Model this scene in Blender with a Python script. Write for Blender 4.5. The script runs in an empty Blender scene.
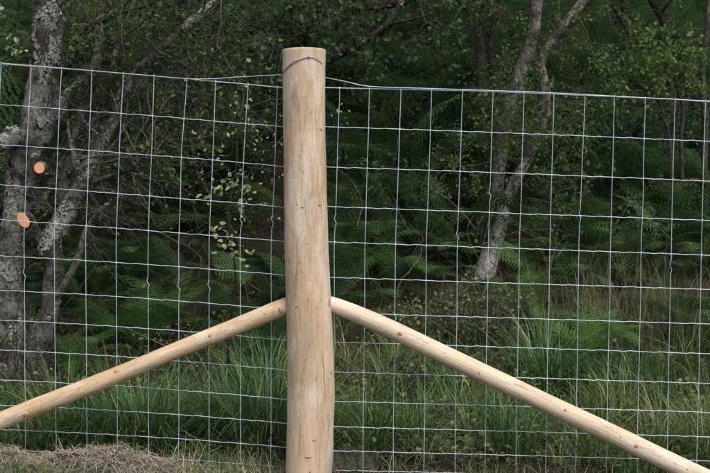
import bpy, math, random
import numpy as np
from mathutils import Vector, Matrix, noise as mn

random.seed(7)
rng = np.random.default_rng(7)
sc = bpy.context.scene
col = sc.collection
R = math.radians

# ------------------------------------------------------------------ camera
CAM = Vector((0.0, -5.0, 1.5))
PITCH = R(-3.4)
FPX = 1000.0                                   # focal length in photo pixels (710 wide)
cd = bpy.data.cameras.new('camera'); cam = bpy.data.objects.new('camera', cd); col.objects.link(cam)
cam.location = CAM; cam.rotation_euler = (R(90) + PITCH, 0, 0)
cd.sensor_width = 36; cd.lens = FPX / 710 * 36; cd.clip_start = .1; cd.clip_end = 500
cd.dof.use_dof = True; cd.dof.focus_distance = 5.0; cd.dof.aperture_fstop = 5.6
sc.camera = cam

# ------------------------------------------------------------------ light: overcast afternoon
w = bpy.data.worlds.new('World'); sc.world = w; w.use_nodes = True
nt = w.node_tree; bg = nt.nodes['Background']
sky = nt.nodes.new('ShaderNodeTexSky'); sky.sky_type = 'NISHITA'; sky.sun_disc = False
SUN_EL, SUN_AZ = 56, 150                       # azimuth clockwise from +Y: the sun stands behind the camera, a little right
sky.sun_elevation = R(SUN_EL); sky.sun_rotation = R(SUN_AZ); sky.dust_density = 4; sky.air_density = 1.0; sky.ozone_density = .6
hs = nt.nodes.new('ShaderNodeHueSaturation'); hs.inputs['Saturation'].default_value = .45
nt.links.new(sky.outputs[0], hs.inputs['Color']); nt.links.new(hs.outputs[0], bg.inputs[0])
bg.inputs[1].default_value = .13
sd = bpy.data.lights.new('sun', 'SUN'); sun = bpy.data.objects.new('sun', sd); col.objects.link(sun)
sd.energy = 1.5; sd.angle = R(20); sd.color = (1, .97, .93)
dv = Vector((math.sin(R(SUN_AZ)) * math.cos(R(SUN_EL)), math.cos(R(SUN_AZ)) * math.cos(R(SUN_EL)), math.sin(R(SUN_EL))))
sun.rotation_euler = dv.to_track_quat('Z', 'Y').to_euler()
sc.view_settings.view_transform = 'Standard'; sc.view_settings.look = 'None'
sc.view_settings.exposure = 0.5; sc.view_settings.gamma = 1.0
sc.render.engine = 'CYCLES'
sc.cycles.use_denoising = True
sc.cycles.max_bounces = 4; sc.cycles.diffuse_bounces = 3; sc.cycles.glossy_bounces = 1; sc.cycles.transmission_bounces = 2
sc.cycles.sample_clamp_indirect = 4

# ------------------------------------------------------------------ placing helpers
cp, sp = math.cos(PITCH), math.sin(PITCH)
def ray(px, py):
    a, b = (px - 355) / FPX, -(py - 236.5) / FPX
    return Vector((a, cp - b * sp, sp + b * cp))
def P(px, py, Y=0.0):
    """a point seen at that photo pixel, Y metres behind the fence"""
    d = ray(px, py); return CAM + d * ((Y - CAM.y) / d.y)
def G(x, y):
    z = -.045 * max(-4, min(4, x)) - .012
    t = max(0, y - .5)
    z += .04 * min(t, 4.5) ** 2 + .36 * max(0, min(t, 40) - 4.5)
    k = min(1, .25 + max(0, y) * .2)
    z += k * (.10 * mn.noise(Vector((x * .7, y * .7, 3))) + .045 * mn.noise(Vector((x * 2.3, y * 2.3, 9))))
    return z
def ground_at(px, py):
    """where the line of sight through that pixel meets the ground"""
    d = ray(px, py); Y = -1.0
    while Y < 40:
        p = P(px, py, Y)
        if p.z < G(p.x, p.y): break
        Y += .04
    return Vector((p.x, p.y, G(p.x, p.y)))

# ------------------------------------------------------------------ object helpers
def link(o, parent=None):
    col.objects.link(o)
    if parent: o.parent = parent
    return o
def tag(o, label=None, cat=None, group=None, kind=None):
    if label: o['label'] = label
    if cat: o['category'] = cat
    if group: o['group'] = group
    if kind: o['kind'] = kind
    return o
def empty(name, loc=(0, 0, 0), rz=0):
    o = bpy.data.objects.new(name, None); o.location = loc; o.rotation_euler = (0, 0, rz); o.empty_display_size = .1
    return link(o)
def mesh_np(name, V, F, var=None, smooth=True, mat=None):
    """V (n,3); F (m,k) or list of such arrays"""
    Fs = F if isinstance(F, list) else [F]
    Fs = [np.asarray(f, np.int32) for f in Fs if len(f)]
    me = bpy.data.meshes.new(name)
    V = np.ascontiguousarray(V, np.float32)
    me.vertices.add(len(V)); me.vertices.foreach_set('co', V.ravel())
    loops = np.concatenate([f.ravel() for f in Fs]); tot = np.concatenate([np.full(len(f), f.shape[1], np.int32) for f in Fs])
    me.loops.add(len(loops)); me.loops.foreach_set('vertex_index', loops)
    me.polygons.add(len(tot)); st = np.zeros(len(tot), np.int32); st[1:] = np.cumsum(tot)[:-1]
    me.polygons.foreach_set('loop_start', st); me.polygons.foreach_set('loop_total', tot)
    me.polygons.foreach_set('use_smooth', np.full(len(tot), smooth, bool))
    me.update(calc_edges=True)
    if var is not None:
        a = me.attributes.new('var', 'FLOAT', 'POINT'); a.data.foreach_set('value', np.ascontiguousarray(var, np.float32))
    if mat: me.materials.append(mat)
    return me
def obj(name, me, parent=None):
    return link(bpy.data.objects.new(name, me), parent)

class Acc:
    """collects pieces of ONE mesh"""
    def __init__(s): s.V = []; s.F = {}; s.A = []; s.n = 0
    def add(s, V, F, a=None):
        V = np.asarray(V, float).reshape(-1, 3); F = np.asarray(F, np.int64)
        s.F.setdefault(F.shape[1], []).append(F + s.n); s.V.append(V); s.n += len(V)
        s.A.append(np.full(len(V), .5) if a is None else (np.full(len(V), a) if np.isscalar(a) else np.asarray(a)))
    def mesh(s, name, mat, smooth=True):
        return mesh_np(name, np.concatenate(s.V), [np.concatenate(f) for f in s.F.values()], np.concatenate(s.A), smooth, mat)
    def build(s, name, mat, parent=None, smooth=True):
        return obj(name, s.mesh(name, mat, smooth), parent)

def catmull(pts, n):
    """pts (k,d) -> n points along a Catmull-Rom curve"""
    p = np.asarray(pts, float); k = len(p)
    if k == 2: t = np.linspace(0, 1, n)[:, None]; return p[0] * (1 - t) + p[1] * t
    q = np.vstack([2 * p[0] - p[1], p, 2 * p[-1] - p[-2]])
    t = np.linspace(0, k - 1 - 1e-6, n); i = t.astype(int); f = (t - i)[:, None]
    a, b, c, d = q[i], q[i + 1], q[i + 2], q[i + 3]
    return .5 * (2 * b + (c - a) * f + (2 * a - 5 * b + 4 * c - d) * f ** 2 + (3 * b - a - 3 * c + d) * f ** 3)
def tube(acc, pts, rad, n=6, a=None, cap=True, bump=0, bfreq=8, seed=0):
    pts = np.asarray(pts, float); m = len(pts); rad = np.broadcast_to(np.asarray(rad, float), (m,))
    T = np.gradient(pts, axis=0); T /= np.linalg.norm(T, axis=1)[:, None] + 1e-9
    ref = np.array([0.13, -1, .07]) if abs(T[m // 2][1]) < .8 else np.array([1, 0, .1])
    U = np.cross(T, ref); U /= np.linalg.norm(U, axis=1)[:, None] + 1e-9
    W = np.cross(T, U)
    th = np.arange(n) * 2 * math.pi / n
    rr = np.repeat(rad[:, None], n, 1)
    if bump:
        for i in range(m):
            for j in range(n):
                c = pts[i] + (U[i] * math.cos(th[j]) + W[i] * math.sin(th[j])) * rad[i]
                v = Vector((c[0] * bfreq + seed, c[1] * bfreq, c[2] * bfreq * .6))
                rr[i, j] *= 1 + bump * (mn.noise(v) + .5 * mn.noise(v * 2.3))
    V = pts[:, None, :] + rr[:, :, None] * (U[:, None, :] * np.cos(th)[None, :, None] + W[:, None, :] * np.sin(th)[None, :, None])
    i = np.arange(m - 1)[:, None] * n; j = np.arange(n)[None, :]; j2 = (j + 1) % n
    F = np.stack([i + j, i + j2, i + n + j2, i + n + j], -1).reshape(-1, 4)
    V = V.reshape(-1, 3)
    acc.add(V, F, a)
    if cap:
        c = np.vstack([V[:n], pts[:1]]); acc.add(c, np.stack([(np.arange(n) + 1) % n, np.arange(n), np.full(n, n)], -1), a)
        c = np.vstack([V[-n:], pts[-1:]]); acc.add(c, np.stack([np.arange(n), (np.arange(n) + 1) % n, np.full(n, n)], -1), a)
def frames(d, up=None, jit=.0):
    """d (n,3) x-axes -> (n,3,3) rotation matrices with columns x,y,z"""
    d = np.asarray(d, float); d = d / (np.linalg.norm(d, axis=1)[:, None] + 1e-9)
    up = np.tile([0, 0, 1.0], (len(d), 1)) if up is None else np.asarray(up, float)
    up = up + rng.normal(0, jit, d.shape) + 1e-4
    y = np.cross(up, d); y /= np.linalg.norm(y, axis=1)[:, None] + 1e-9
    z = np.cross(d, y)
    return np.stack([d, y, z], -1)
def scatter(acc, tv, tf, M, pos, size, var):
    n = len(pos)
    if n == 0: return
    size = np.asarray(size, float)
    size = np.broadcast_to(size[:, None], (n, 3)) if size.ndim == 1 else size
    V = pos[:, None, :] + np.einsum('nij,nkj->nki', M, tv[None] * size[:, None, :])
    F = (np.arange(n) * len(tv))[:, None, None] + tf[None]
    acc.add(V.reshape(-1, 3), F.reshape(-1, tf.shape[1]), np.repeat(var, len(tv)))

# ------------------------------------------------------------------ materials
def newmat(name):
    m = bpy.data.materials.new(name); m.use_nodes = True
    return m, m.node_tree, m.node_tree.nodes['Principled BSDF']
def ramp(nt, stops, src=None):
    r = nt.nodes.new('ShaderNodeValToRGB'); e = r.color_ramp.elements
    while len(e) < len(stops): e.new(.5)
    for q, (p, c) in zip(e, stops): q.position = p; q.color = (*c, 1) if len(c) == 3 else c
    if src is not None: nt.links.new(src, r.inputs[0])
    return r
def noise_tex(nt, scale, detail=4, rough=.55, coord='Object', stretch=None, dist=0):
    tc = nt.nodes.new('ShaderNodeTexCoord'); n = nt.nodes.new('ShaderNodeTexNoise')
    n.inputs['Scale'].default_value = scale; n.inputs['Detail'].default_value = detail; n.inputs['Roughness'].default_value = rough
    n.inputs['Distortion'].default_value = dist
    mp = nt.nodes.new('ShaderNodeMapping'); mp.inputs['Scale'].default_value = stretch or (1, 1, 1)
    nt.links.new(tc.outputs[coord], mp.inputs[0]); nt.links.new(mp.outputs[0], n.inputs['Vector'])
    return n.outputs[0]
def mixc(nt, fac, a, b, mode='MIX'):
    m = nt.nodes.new('ShaderNodeMix'); m.data_type = 'RGBA'; m.blend_type = mode
    for v, s in ((fac, m.inputs[0]), (a, m.inputs[6]), (b, m.inputs[7])):
        if hasattr(v, 'is_output'): nt.links.new(v, s)
        elif isinstance(v, (int, float)): s.default_value = v
        else: s.default_value = (*v, 1)
    return m.outputs[2]
def bump(nt, bsdf, h, strength=.4, dist=.01):
    b = nt.nodes.new('ShaderNodeBump'); b.inputs['Strength'].default_value = strength; b.inputs['Distance'].default_value = dist
    nt.links.new(h, b.inputs['Height']); nt.links.new(b.outputs[0], bsdf.inputs['Normal'])
def leaf_mat(name, stops, trans=.35, rough=.6, obj_rand=False, spec=.12):
    m, nt, b = newmat(name)
    at = nt.nodes.new('ShaderNodeAttribute'); at.attribute_name = 'var'
    src = at.outputs['Fac']
    if obj_rand:
        oi = nt.nodes.new('ShaderNodeObjectInfo'); ad = nt.nodes.new('ShaderNodeMath'); ad.operation = 'MULTIPLY_ADD'
        nt.links.new(oi.outputs['Random'], ad.inputs[0]); ad.inputs[1].default_value = .5
        hf = nt.nodes.new('ShaderNodeMath'); hf.operation = 'MULTIPLY'; hf.inputs[1].default_value = .5
        nt.links.new(src, hf.inputs[0]); nt.links.new(hf.outputs[0], ad.inputs[2]); src = ad.outputs[0]
    r = ramp(nt, stops, src)
    n = noise_tex(nt, 40, 3)
    c = mixc(nt, n, r.outputs[0], (.5, .5, .5), 'OVERLAY')
    c = mixc(nt, .35, r.outputs[0], c)
    nt.links.new(c, b.inputs['Base Color']); b.inputs['Roughness'].default_value = rough
    b.inputs['Specular IOR Level'].default_value = spec
    tr = nt.nodes.new('ShaderNodeBsdfTranslucent'); nt.links.new(c, tr.inputs[0])
    mx = nt.nodes.new('ShaderNodeMixShader'); mx.inputs[0].default_value = trans
    out = nt.nodes['Material Output']
    nt.links.new(b.outputs[0], mx.inputs[1]); nt.links.new(tr.outputs[0], mx.inputs[2]); nt.links.new(mx.outputs[0], out.inputs[0])
    return m
def bark_mat(name, dark, mid, lichen, amount, scale=14, lich_scale=5):
    m, nt, b = newmat(name)
    base = ramp(nt, [(.36, dark), (.62, mid)], noise_tex(nt, scale * 2, 8, .72, stretch=(1, 1, .6)))
    lm = ramp(nt, [(amount, (0, 0, 0)), (min(.98, amount + .09), (1, 1, 1))], noise_tex(nt, lich_scale * 3.2, 10, .78, dist=.6))
    big = ramp(nt, [(.38, (.05, .05, .05)), (.6, (1, 1, 1))], noise_tex(nt, lich_scale * .55, 3, .5))
    f = mixc(nt, 1.0, lm.outputs[0], big.outputs[0], 'MULTIPLY')
    sp_ = ramp(nt, [(.32, tuple(v * .38 for v in lichen)), (.62, lichen)], noise_tex(nt, 85, 5, .7))
    c = mixc(nt, f, base.outputs[0], sp_.outputs[0])
    ck = ramp(nt, [(.40, (.25, .22, .2)), (.5, (1, 1, 1))], noise_tex(nt, scale * 1.3, 7, .75, stretch=(1, 1, .8), dist=1.2))
    c = mixc(nt, .8, c, ck.outputs[0], 'MULTIPLY')
    nt.links.new(c, b.inputs['Base Color']); b.inputs['Roughness'].default_value = .95; b.inputs['Specular IOR Level'].default_value = .12
    bump(nt, b, noise_tex(nt, scale * 2.2, 9, .75, stretch=(1, 1, .7), dist=.5), 1.0, .035)
    return m
def wood_mat(name, c1, c2, c3, blotch):
    m, nt, b = newmat(name)
    g = noise_tex(nt, 14, 6, .62, stretch=(1, 1, .10), dist=.25)
    r1 = ramp(nt, [(.30, c1), (.50, c2), (.70, c3)], g)
    fine = ramp(nt, [(.40, (.66, .56, .47)), (.52, (1, 1, 1))], noise_tex(nt, 120, 5, .65, stretch=(1, 1, .045)))
    c = mixc(nt, .38, r1.outputs[0], fine.outputs[0], 'MULTIPLY')
    bl = ramp(nt, [(.50, (0, 0, 0)), (.70, (.8, .8, .8))], noise_tex(nt, 7, 7, .7, stretch=(1, 1, .38), dist=.5))
    c = mixc(nt, bl.outputs[0], c, blotch)
    pl = ramp(nt, [(.48, (0, 0, 0)), (.62, (.75, .75, .75))], noise_tex(nt, 11, 7, .7, stretch=(1.3, 1, .3), dist=.3))
    c = mixc(nt, pl.outputs[0], c, (.68, .60, .52))
    st = ramp(nt, [(.52, (0, 0, 0)), (.66, (.72, .72, .72))], noise_tex(nt, 13, 9, .78, stretch=(1, 1, .20), dist=.4))
    c = mixc(nt, st.outputs[0], c, (.22, .175, .15))
    sm = ramp(nt, [(.61, (0, 0, 0)), (.69, (.7, .7, .7))], noise_tex(nt, 42, 5, .7, stretch=(1, 1, .16)))
    c = mixc(nt, sm.outputs[0], c, (.25, .20, .16))
    gr = ramp(nt, [(.50, (0, 0, 0)), (.70, (.5, .5, .5))], noise_tex(nt, 5, 6, .7, stretch=(1.2, 1.2, .5), dist=.6))
    c = mixc(nt, gr.outputs[0], c, (.38, .35, .27))
    spk = ramp(nt, [(.64, (0, 0, 0)), (.69, (.85, .85, .85))], noise_tex(nt, 95, 4, .65, stretch=(1, 1, .45)))
    c = mixc(nt, spk.outputs[0], c, (.11, .08, .055))
    nt.links.new(c, b.inputs['Base Color']); b.inputs['Roughness'].default_value = .8; b.inputs['Specular IOR Level'].default_value = .2
    bump(nt, b, noise_tex(nt, 60, 8, .7, stretch=(1, 1, .08), dist=.2), .5, .008)
    return m

M = {}
M['post'] = wood_mat('post_wood', (.46, .325, .205), (.57, .43, .30), (.63, .51, .385), (.50, .32, .185))
M['brace_a'] = wood_mat('brace_wood', (.46, .305, .165), (.57, .415, .25), (.63, .485, .325), (.47, .315, .17))
M['brace_b'] = wood_mat('brace_wood_pale', (.56, .43, .29), (.64, .53, .39), (.70, .60, .47), (.57, .42, .27))
m, nt_, b = newmat('knot_wood')
wv = ramp(nt_, [(.35, (.20, .125, .075)), (.65, (.50, .34, .21))], noise_tex(nt_, 60, 5, .7)); nt_.links.new(wv.outputs[0], b.inputs['Base Color']); b.inputs['Roughness'].default_value = .8
M['knot'] = m
m, nt_, b = newmat('crack_wood'); cz = ramp(nt_, [(.3, (.15, .11, .08)), (.7, (.34, .25, .17))], noise_tex(nt_, 40, 4)); nt_.links.new(cz.outputs[0], b.inputs['Base Color']); b.inputs['Roughness'].default_value = .95
M['crack'] = m
m, nt_, b = newmat('galvanised_wire')
gz = ramp(nt_, [(.3, (.42, .47, .55)), (.7, (.62, .68, .78))], noise_tex(nt_, 25, 3)); nt_.links.new(gz.outputs[0], b.inputs['Base Color'])
b.inputs['Metallic'].default_value = .35; b.inputs['Roughness'].default_value = .45
M['wire'] = m
m, nt_, b = newmat('dull_wire'); b.inputs['Base Color'].default_value = (.16, .17, .19, 1); b.inputs['Metallic'].default_value = .6; b.inputs['Roughness'].default_value = .5
gz = ramp(nt_, [(.3, (.17, .18, .20)), (.7, (.33, .35, .39))], noise_tex(nt_, 25, 3)); nt_.links.new(gz.outputs[0], b.inputs['Base Color'])
M['wire_dull'] = m
M['bark_lichen'] = bark_mat('bark_lichen', (.02, .016, .013), (.10, .085, .07), (.34, .35, .315), .43)
M['bark_dark'] = bark_mat('bark_dark', (.022, .018, .014), (.07, .058, .046), (.22, .23, .19), .56)
M['bark_birch'] = bark_mat('bark_birch', (.022, .019, .016), (.13, .115, .10), (.62, .59, .55), .45, 10, 6)
M['bark_white'] = bark_mat('bark_white', (.10, .09, .08), (.62, .59, .56), (.82, .80, .77), .34, 10, 5)
M['bark_grey'] = bark_mat('bark_grey', (.035, .03, .025), (.11, .095, .08), (.24, .23, .2), .5)
M['twig'] = bark_mat('twig_bark', (.06, .05, .04), (.17, .145, .115), (.33, .32, .28), .47, 30, 20)
m, nt_, b = newmat('lichen_crust')
lz = ramp(nt_, [(.3, (.10, .10, .085)), (.7, (.30, .31, .28))], noise_tex(nt_, 45, 5)); nt_.links.new(lz.outputs[0], b.inputs['Base Color']); b.inputs['Roughness'].default_value = 1
M['lichen'] = m
m, nt_, b = newmat('fresh_cut_wood')
tc = nt_.nodes.new('ShaderNodeTexCoord'); wt = nt_.nodes.new('ShaderNodeTexWave'); wt.wave_type = 'RINGS'; wt.rings_direction = 'SPHERICAL'; wt.inputs['Scale'].default_value = 22; wt.inputs['Distortion'].default_value = 1.6; wt.inputs['Detail'].default_value = 3
nt_.links.new(tc.outputs['Object'], wt.inputs[0])
fr = ramp(nt_, [(0, (.70, .31, .155)), (.5, (.78, .37, .20)), (1, (.84, .44, .26))], wt.outputs[0]); nt_.links.new(fr.outputs[0], b.inputs['Base Color']); b.inputs['Roughness'].default_value = .7
M['cut'] = m
m, nt_, b = newmat('ground_soil')
c1 = ramp(nt_, [(.3, (.022, .018, .012)), (.55, (.05, .042, .026)), (.75, (.035, .045, .018))], noise_tex(nt_, 3.5, 9, .7))
nt_.links.new(c1.outputs[0], b.inputs['Base Color']); b.inputs['Roughness'].default_value = 1; b.inputs['Specular IOR Level'].default_value = .1
bump(nt_, b, noise_tex(nt_, 22, 8, .7), .9, .05)
M['ground'] = m
m, nt_, b = newmat('dug_soil')
c1 = ramp(nt_, [(.3, (.05, .042, .038)), (.7, (.16, .14, .13))], noise_tex(nt_, 18, 9, .7))
nt_.links.new(c1.outputs[0], b.inputs['Base Color']); b.inputs['Roughness'].default_value = 1
bump(nt_, b, noise_tex(nt_, 45, 8, .75), 1, .04)
M['soil'] = m
M['grass'] = leaf_mat('grass_blades', [(0, (.035, .075, .02)), (.35, (.07, .13, .038)), (.65, (.14, .195, .07)), (.82, (.25, .26, .13)), (1, (.44, .39, .25))], .3)
M['rush'] = leaf_mat('rush_blades', [(0, (.03, .075, .02)), (.6, (.095, .19, .06)), (.9, (.21, .30, .12)), (1, (.40, .37, .20))], .3, .5, spec=.35)
M['straw'] = leaf_mat('straw', [(0, (.17, .13, .10)), (.5, (.38, .32, .25)), (1, (.60, .53, .42))], .15, .8)
M['dead'] = leaf_mat('dead_stems', [(0, (.08, .055, .035)), (.5, (.17, .13, .09)), (1, (.30, .25, .18))], .15, .8)
M['bracken'] = leaf_mat('bracken', [(0, (.032, .066, .03)), (.5, (.068, .13, .05)), (.8, (.105, .18, .065)), (.9, (.14, .17, .06)), (1, (.17, .11, .055))], .38)
M['fern'] = leaf_mat('fern', [(0, (.055, .125, .035)), (.5, (.09, .185, .05)), (1, (.14, .24, .065))], .35, obj_rand=True)
M['leaf_dark'] = leaf_mat('leaf_dark', [(0, (.022, .044, .02)), (.5, (.04, .078, .032)), (.92, (.075, .125, .045)), (1, (.12, .16, .06))], .3)
M['leaf_birch'] = leaf_mat('leaf_birch', [(0, (.035, .075, .018)), (.5, (.07, .13, .03)), (.9, (.14, .21, .05)), (.97, (.30, .30, .06)), (1, (.55, .36, .05))], .35)
M['leaf_pale'] = leaf_mat('leaf_pale', [(0, (.14, .20, .08)), (.6, (.33, .40, .20)), (1, (.55, .58, .36))], .35)
M['leaf_bright'] = leaf_mat('leaf_bright', [(0, (.05, .10, .028)), (.6, (.098, .168, .04)), (1, (.175, .245, .055))], .35)
M['leaf_bramble'] = leaf_mat('leaf_bramble', [(0, (.05, .08, .03)), (.5, (.12, .155, .06)), (.85, (.27, .29, .15)), (1, (.42, .24, .06))], .3)

# ------------------------------------------------------------------ templates
LEAF = np.array([(0, 0, 0), (.3, .30, .07), (.3, -.30, .07), (.72, .24, .05), (.72, -.24, .05), (1, 0, -.06), (.5, 0, 0)])
LEAF_F = np.array([(0, 6, 1), (1, 6, 3), (3, 6, 5), (0, 2, 6), (2, 4, 6), (4, 5, 6)])
DIA = np.array([(0, 0, 0), (.5, .33, .05), (1, 0, -.04), (.5, -.33, .05)]); DIA_F = np.array([(0, 2, 1), (0, 3, 2)])
def blade_template(bend, seg=4, wid=.012, twist=0):
    V = []; x = z = 0; a = math.pi / 2
    for i in range(seg + 1):
        t = i / seg; wd = wid * (1 - t) ** .7 * (1 if i else .8)
        if i == seg: V.append((x, 0, z))
        else: V += [(x, -wd / 2, z), (x, wd / 2, z)]
        a = math.pi / 2 - bend * (t + .15) ** 1.6
        x += math.cos(a) / seg; z += math.sin(a) / seg
    F = []
    for i in range(seg - 1): F += [(2 * i, 2 * i + 1, 2 * i + 3), (2 * i, 2 * i + 3, 2 * i + 2)]
    F.append((2 * seg - 2, 2 * seg - 1, 2 * seg))
    return np.array(V), np.array(F)
BLADES = [blade_template(b) for b in (.15, .5, .9, 1.4, 2.0)]
def zrot(a):
    c, s = np.cos(a), np.sin(a); o = np.zeros_like(c)
    return np.stack([np.stack([c, -s, o], -1), np.stack([s, c, o], -1), np.stack([o, o, o + 1], -1)], 1)
def tilt_rot(az, tl):
    """tilt about local y by tl, then heading az"""
    c, s = np.cos(tl), np.sin(tl); o = np.zeros_like(c)
    T = np.stack([np.stack([c, o, s], -1), np.stack([o, o + 1, o], -1), np.stack([-s, o, c], -1)], 1)
    return zrot(az) @ T
def grass(acc, pos, h, var, wid=1.0, bends=None, az=None, tilt=.25):
    n = len(pos)
    if n == 0: return
    k = rng.integers(0, len(BLADES), n) if bends is None else rng.choice(len(BLADES), n, p=bends)
    az = rng.uniform(0, 2 * math.pi, n) if az is None else az
    Mx = tilt_rot(az, np.abs(rng.normal(0, tilt, n)))
    h = np.broadcast_to(h, (n,))
    for i in range(len(BLADES)):
        s = k == i
        if s.any():
            hh = h[s]
            scatter(acc, *BLADES[i], Mx[s], pos[s], np.stack([hh, np.full(len(hh), wid) * rng.uniform(.6, 1.2, len(hh)), hh], -1), var[s])

def frond(stipe=.4, arch=1.5, npairs=13, npin=8, W=.42, shape='bracken', start=1.45, seed=0):
    """one fern frond of length 1, standing at the origin and arching to +x; rachis strip + pinnules"""
    r = random.Random(seed); V = []; F = []
    N = 40; pts = [np.zeros(3)]; dirs = []; a = start
    for i in range(N):
        t = i / N; a = start - arch * t ** 1.25; d = np.array([math.cos(a), .03 * math.sin(i * .3 + seed), math.sin(a)]); dirs.append(d); pts.append(pts[-1] + d / N)
    dirs.append(dirs[-1]); pts = np.array(pts)
    for i in range(N):          # rachis
        wd = .006 * (1 - i / N) + .0012; b = len(V)
        V += [pts[i] + (0, wd, 0), pts[i] - (0, wd, 0), pts[i + 1] + (0, wd * .95, 0), pts[i + 1] - (0, wd * .95, 0)]; F += [(b, b + 1, b + 3), (b, b + 3, b + 2)]
    for k in range(npairs):
        s = (k + .4) / npairs; t = stipe + (1 - stipe) * s; i = min(N - 1, int(t * N)); p = pts[i] + (pts[i + 1] - pts[i]) * (t * N - i); d = dirs[i]
        up = np.cross(d, (0, 1, 0)); up = up if up[2] > 0 else -up
        L = W * ((1 - s) ** .85 + .03 if shape == 'bracken' else (math.sin(math.pi * (s * .8 + .17)) ** .8))
        for side in (-1, 1):
            L2 = L * r.uniform(.88, 1.08); pd = np.array([0, side, 0]) * .92 + d * (.45 + .25 * s) - up * r.uniform(.0, .18); pd /= np.linalg.norm(pd)
            q = np.cross(up, pd); q /= np.linalg.norm(q)
            m = max(3, int(npin * (L / W) ** .6 + .5))
            dr = r.uniform(.05, .2)
            for j in range(m):
                u = (j + .25) / m; o = p + pd * L2 * u - up * dr * L2 * u * u
                l = (L2 * .25 * (1 - u) ** .75 + .010) if shape == 'bracken' else (1 - s * .5) * .021 * (1 - u) ** .5 + .006
                hw = L2 / m * (.30 if shape == 'bracken' else .36)
                for sg in (-1, 1):
                    e = q * sg * l + pd * l * .45 - up * l * r.uniform(-.1, .3); b = len(V)
                    V += [o - pd * hw, o + pd * hw, o + e]; F.append((b, b + 1, b + 2) if sg > 0 else (b + 1, b, b + 2))
            b = len(V); V += [p + pd * L2 * .9, p + pd * L2 * .9 + q * .008, p + pd * L2 * 1.06]; F.append((b, b + 1, b + 2))
    return np.array(V), np.array(F)

# ================================================================== THE SETTING
xs = np.concatenate([-np.geomspace(90, 4.2, 26), np.linspace(-4, 4, 110), np.geomspace(4.2, 90, 26)])
ys = np.concatenate([-np.geomspace(80, 1.1, 18), np.linspace(-1, 8, 130), np.geomspace(8.1, 90, 50)])
X, Yg = np.meshgrid(xs, ys); Z = np.array([G(x, y) for x, y in zip(X.ravel(), Yg.ravel())])
nx = len(xs); ii, jj = np.meshgrid(np.arange(len(ys) - 1), np.arange(nx - 1), indexing='ij'); q = (ii * nx + jj).ravel()
g = obj('ground', mesh_np('ground', np.stack([X.ravel(), Yg.ravel(), Z], -1), np.stack([q, q + 1, q + nx + 1, q + nx], -1), mat=M['ground']))
tag(g, 'dark woodland soil rising behind the fence', kind='structure')
def on_ground(x, y): return np.stack([x, y, np.array([G(a, b) for a, b in zip(x, y)])], -1)

# ------------------------------------------------------------------ strainer post
def profile_object(name, axis_pts, radii, mat, n=40, steps=90, bmp=.012, seed=0, parent=None, round_top=.005):
    """a log: axis from its base (local origin) upward along local z"""
    p0 = Vector(axis_pts[0]); p1 = Vector(axis_pts[-1]); zax = (p1 - p0).normalized()
    rot = zax.to_track_quat('Z', 'Y'); inv = rot.inverted()
    loc = np.array([inv @ (Vector(p) - p0) for p in axis_pts])
    L = catmull(np.column_stack([loc, radii]), steps)
    pts, rad = L[:, :3], L[:, 3].copy()
    a = Acc()
    # rounded top edge
    tdir = np.array([0, 0, 1.0]); extra = [(pts[-1] + tdir * round_top * s, rad[-1] - round_top * c) for s, c in ((.45, .12), (.8, .42), (1, 1))]
    pts = np.vstack([pts] + [e[0] for e in extra]); rad = np.concatenate([rad, [e[1] for e in extra]])
    tube(a, pts, rad, n, bump=bmp, bfreq=9, seed=seed)
    o = a.build(name, mat, parent); o.location = p0; o.rotation_mode = 'QUATERNION'; o.rotation_quaternion = rot
    return o, rot, p0
PY = -.125                                         # the post stands in front of the netting
edges = [(473, 285.3, 332.3), (440, 286, 333.5), (400, 286.6, 335), (353, 287, 334), (310, 286, 332), (260, 284.6, 329.3), (190, 283.6, 327.2), (118, 282.8, 325.4), (75, 282.4, 325.8), (51, 282, 326)]
axis = []; rads = []
for y, a_, b_ in edges:
    A, B = P(a_, y, PY), P(b_, y, PY); axis.append((A + B) / 2); rads.append((B - A).length / 2 * .985)
low = axis[0] + (axis[0] - axis[2]).normalized() * .0; axis = [Vector((axis[0].x, PY, -.35)), Vector((axis[0].x, PY, -.1))] + axis; rads = [rads[0], rads[0]] + rads
root = empty('strainer_post', (axis[0].x, PY, 0))
tag(root, 'thick round peeled timber post standing upright at the middle of the fence', 'post')
def adopt(o, parent):
    o.parent = parent; o.matrix_parent_inverse = Matrix.Translation(parent.location).inverted() if parent.type == 'EMPTY' else parent.matrix_basis.inverted()
po, prot, pbase = profile_object('shaft', axis, rads, M['post'], 56, 120, .016, 3)
adopt(po, root)
def post_front(px, py, eps=.004):
    """point on the front of the post at that pixel"""
    ys_ = [e[0] for e in edges][::-1]
    L_ = np.interp(py, ys_, [e[1] for e in edges][::-1]); R_ = np.interp(py, ys_, [e[2] for e in edges][::-1])
    A, B = P(L_, py, PY), P(R_, py, PY); c = (A + B) / 2; r = (B - A).length / 2 * .985
    p = P(px, py, PY); dx = max(-r, min(r, p.x - c.x)); yy = PY - math.sqrt(max(0, r * r - dx * dx))
    p = P(px, py, yy); dx = max(-r, min(r, p.x - c.x)); nrm = Vector((dx, -math.sqrt(max(0, r * r - dx * dx)), 0)).normalized()
    return Vector((c.x, PY, p.z)) + nrm * (r + eps), nrm
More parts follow.
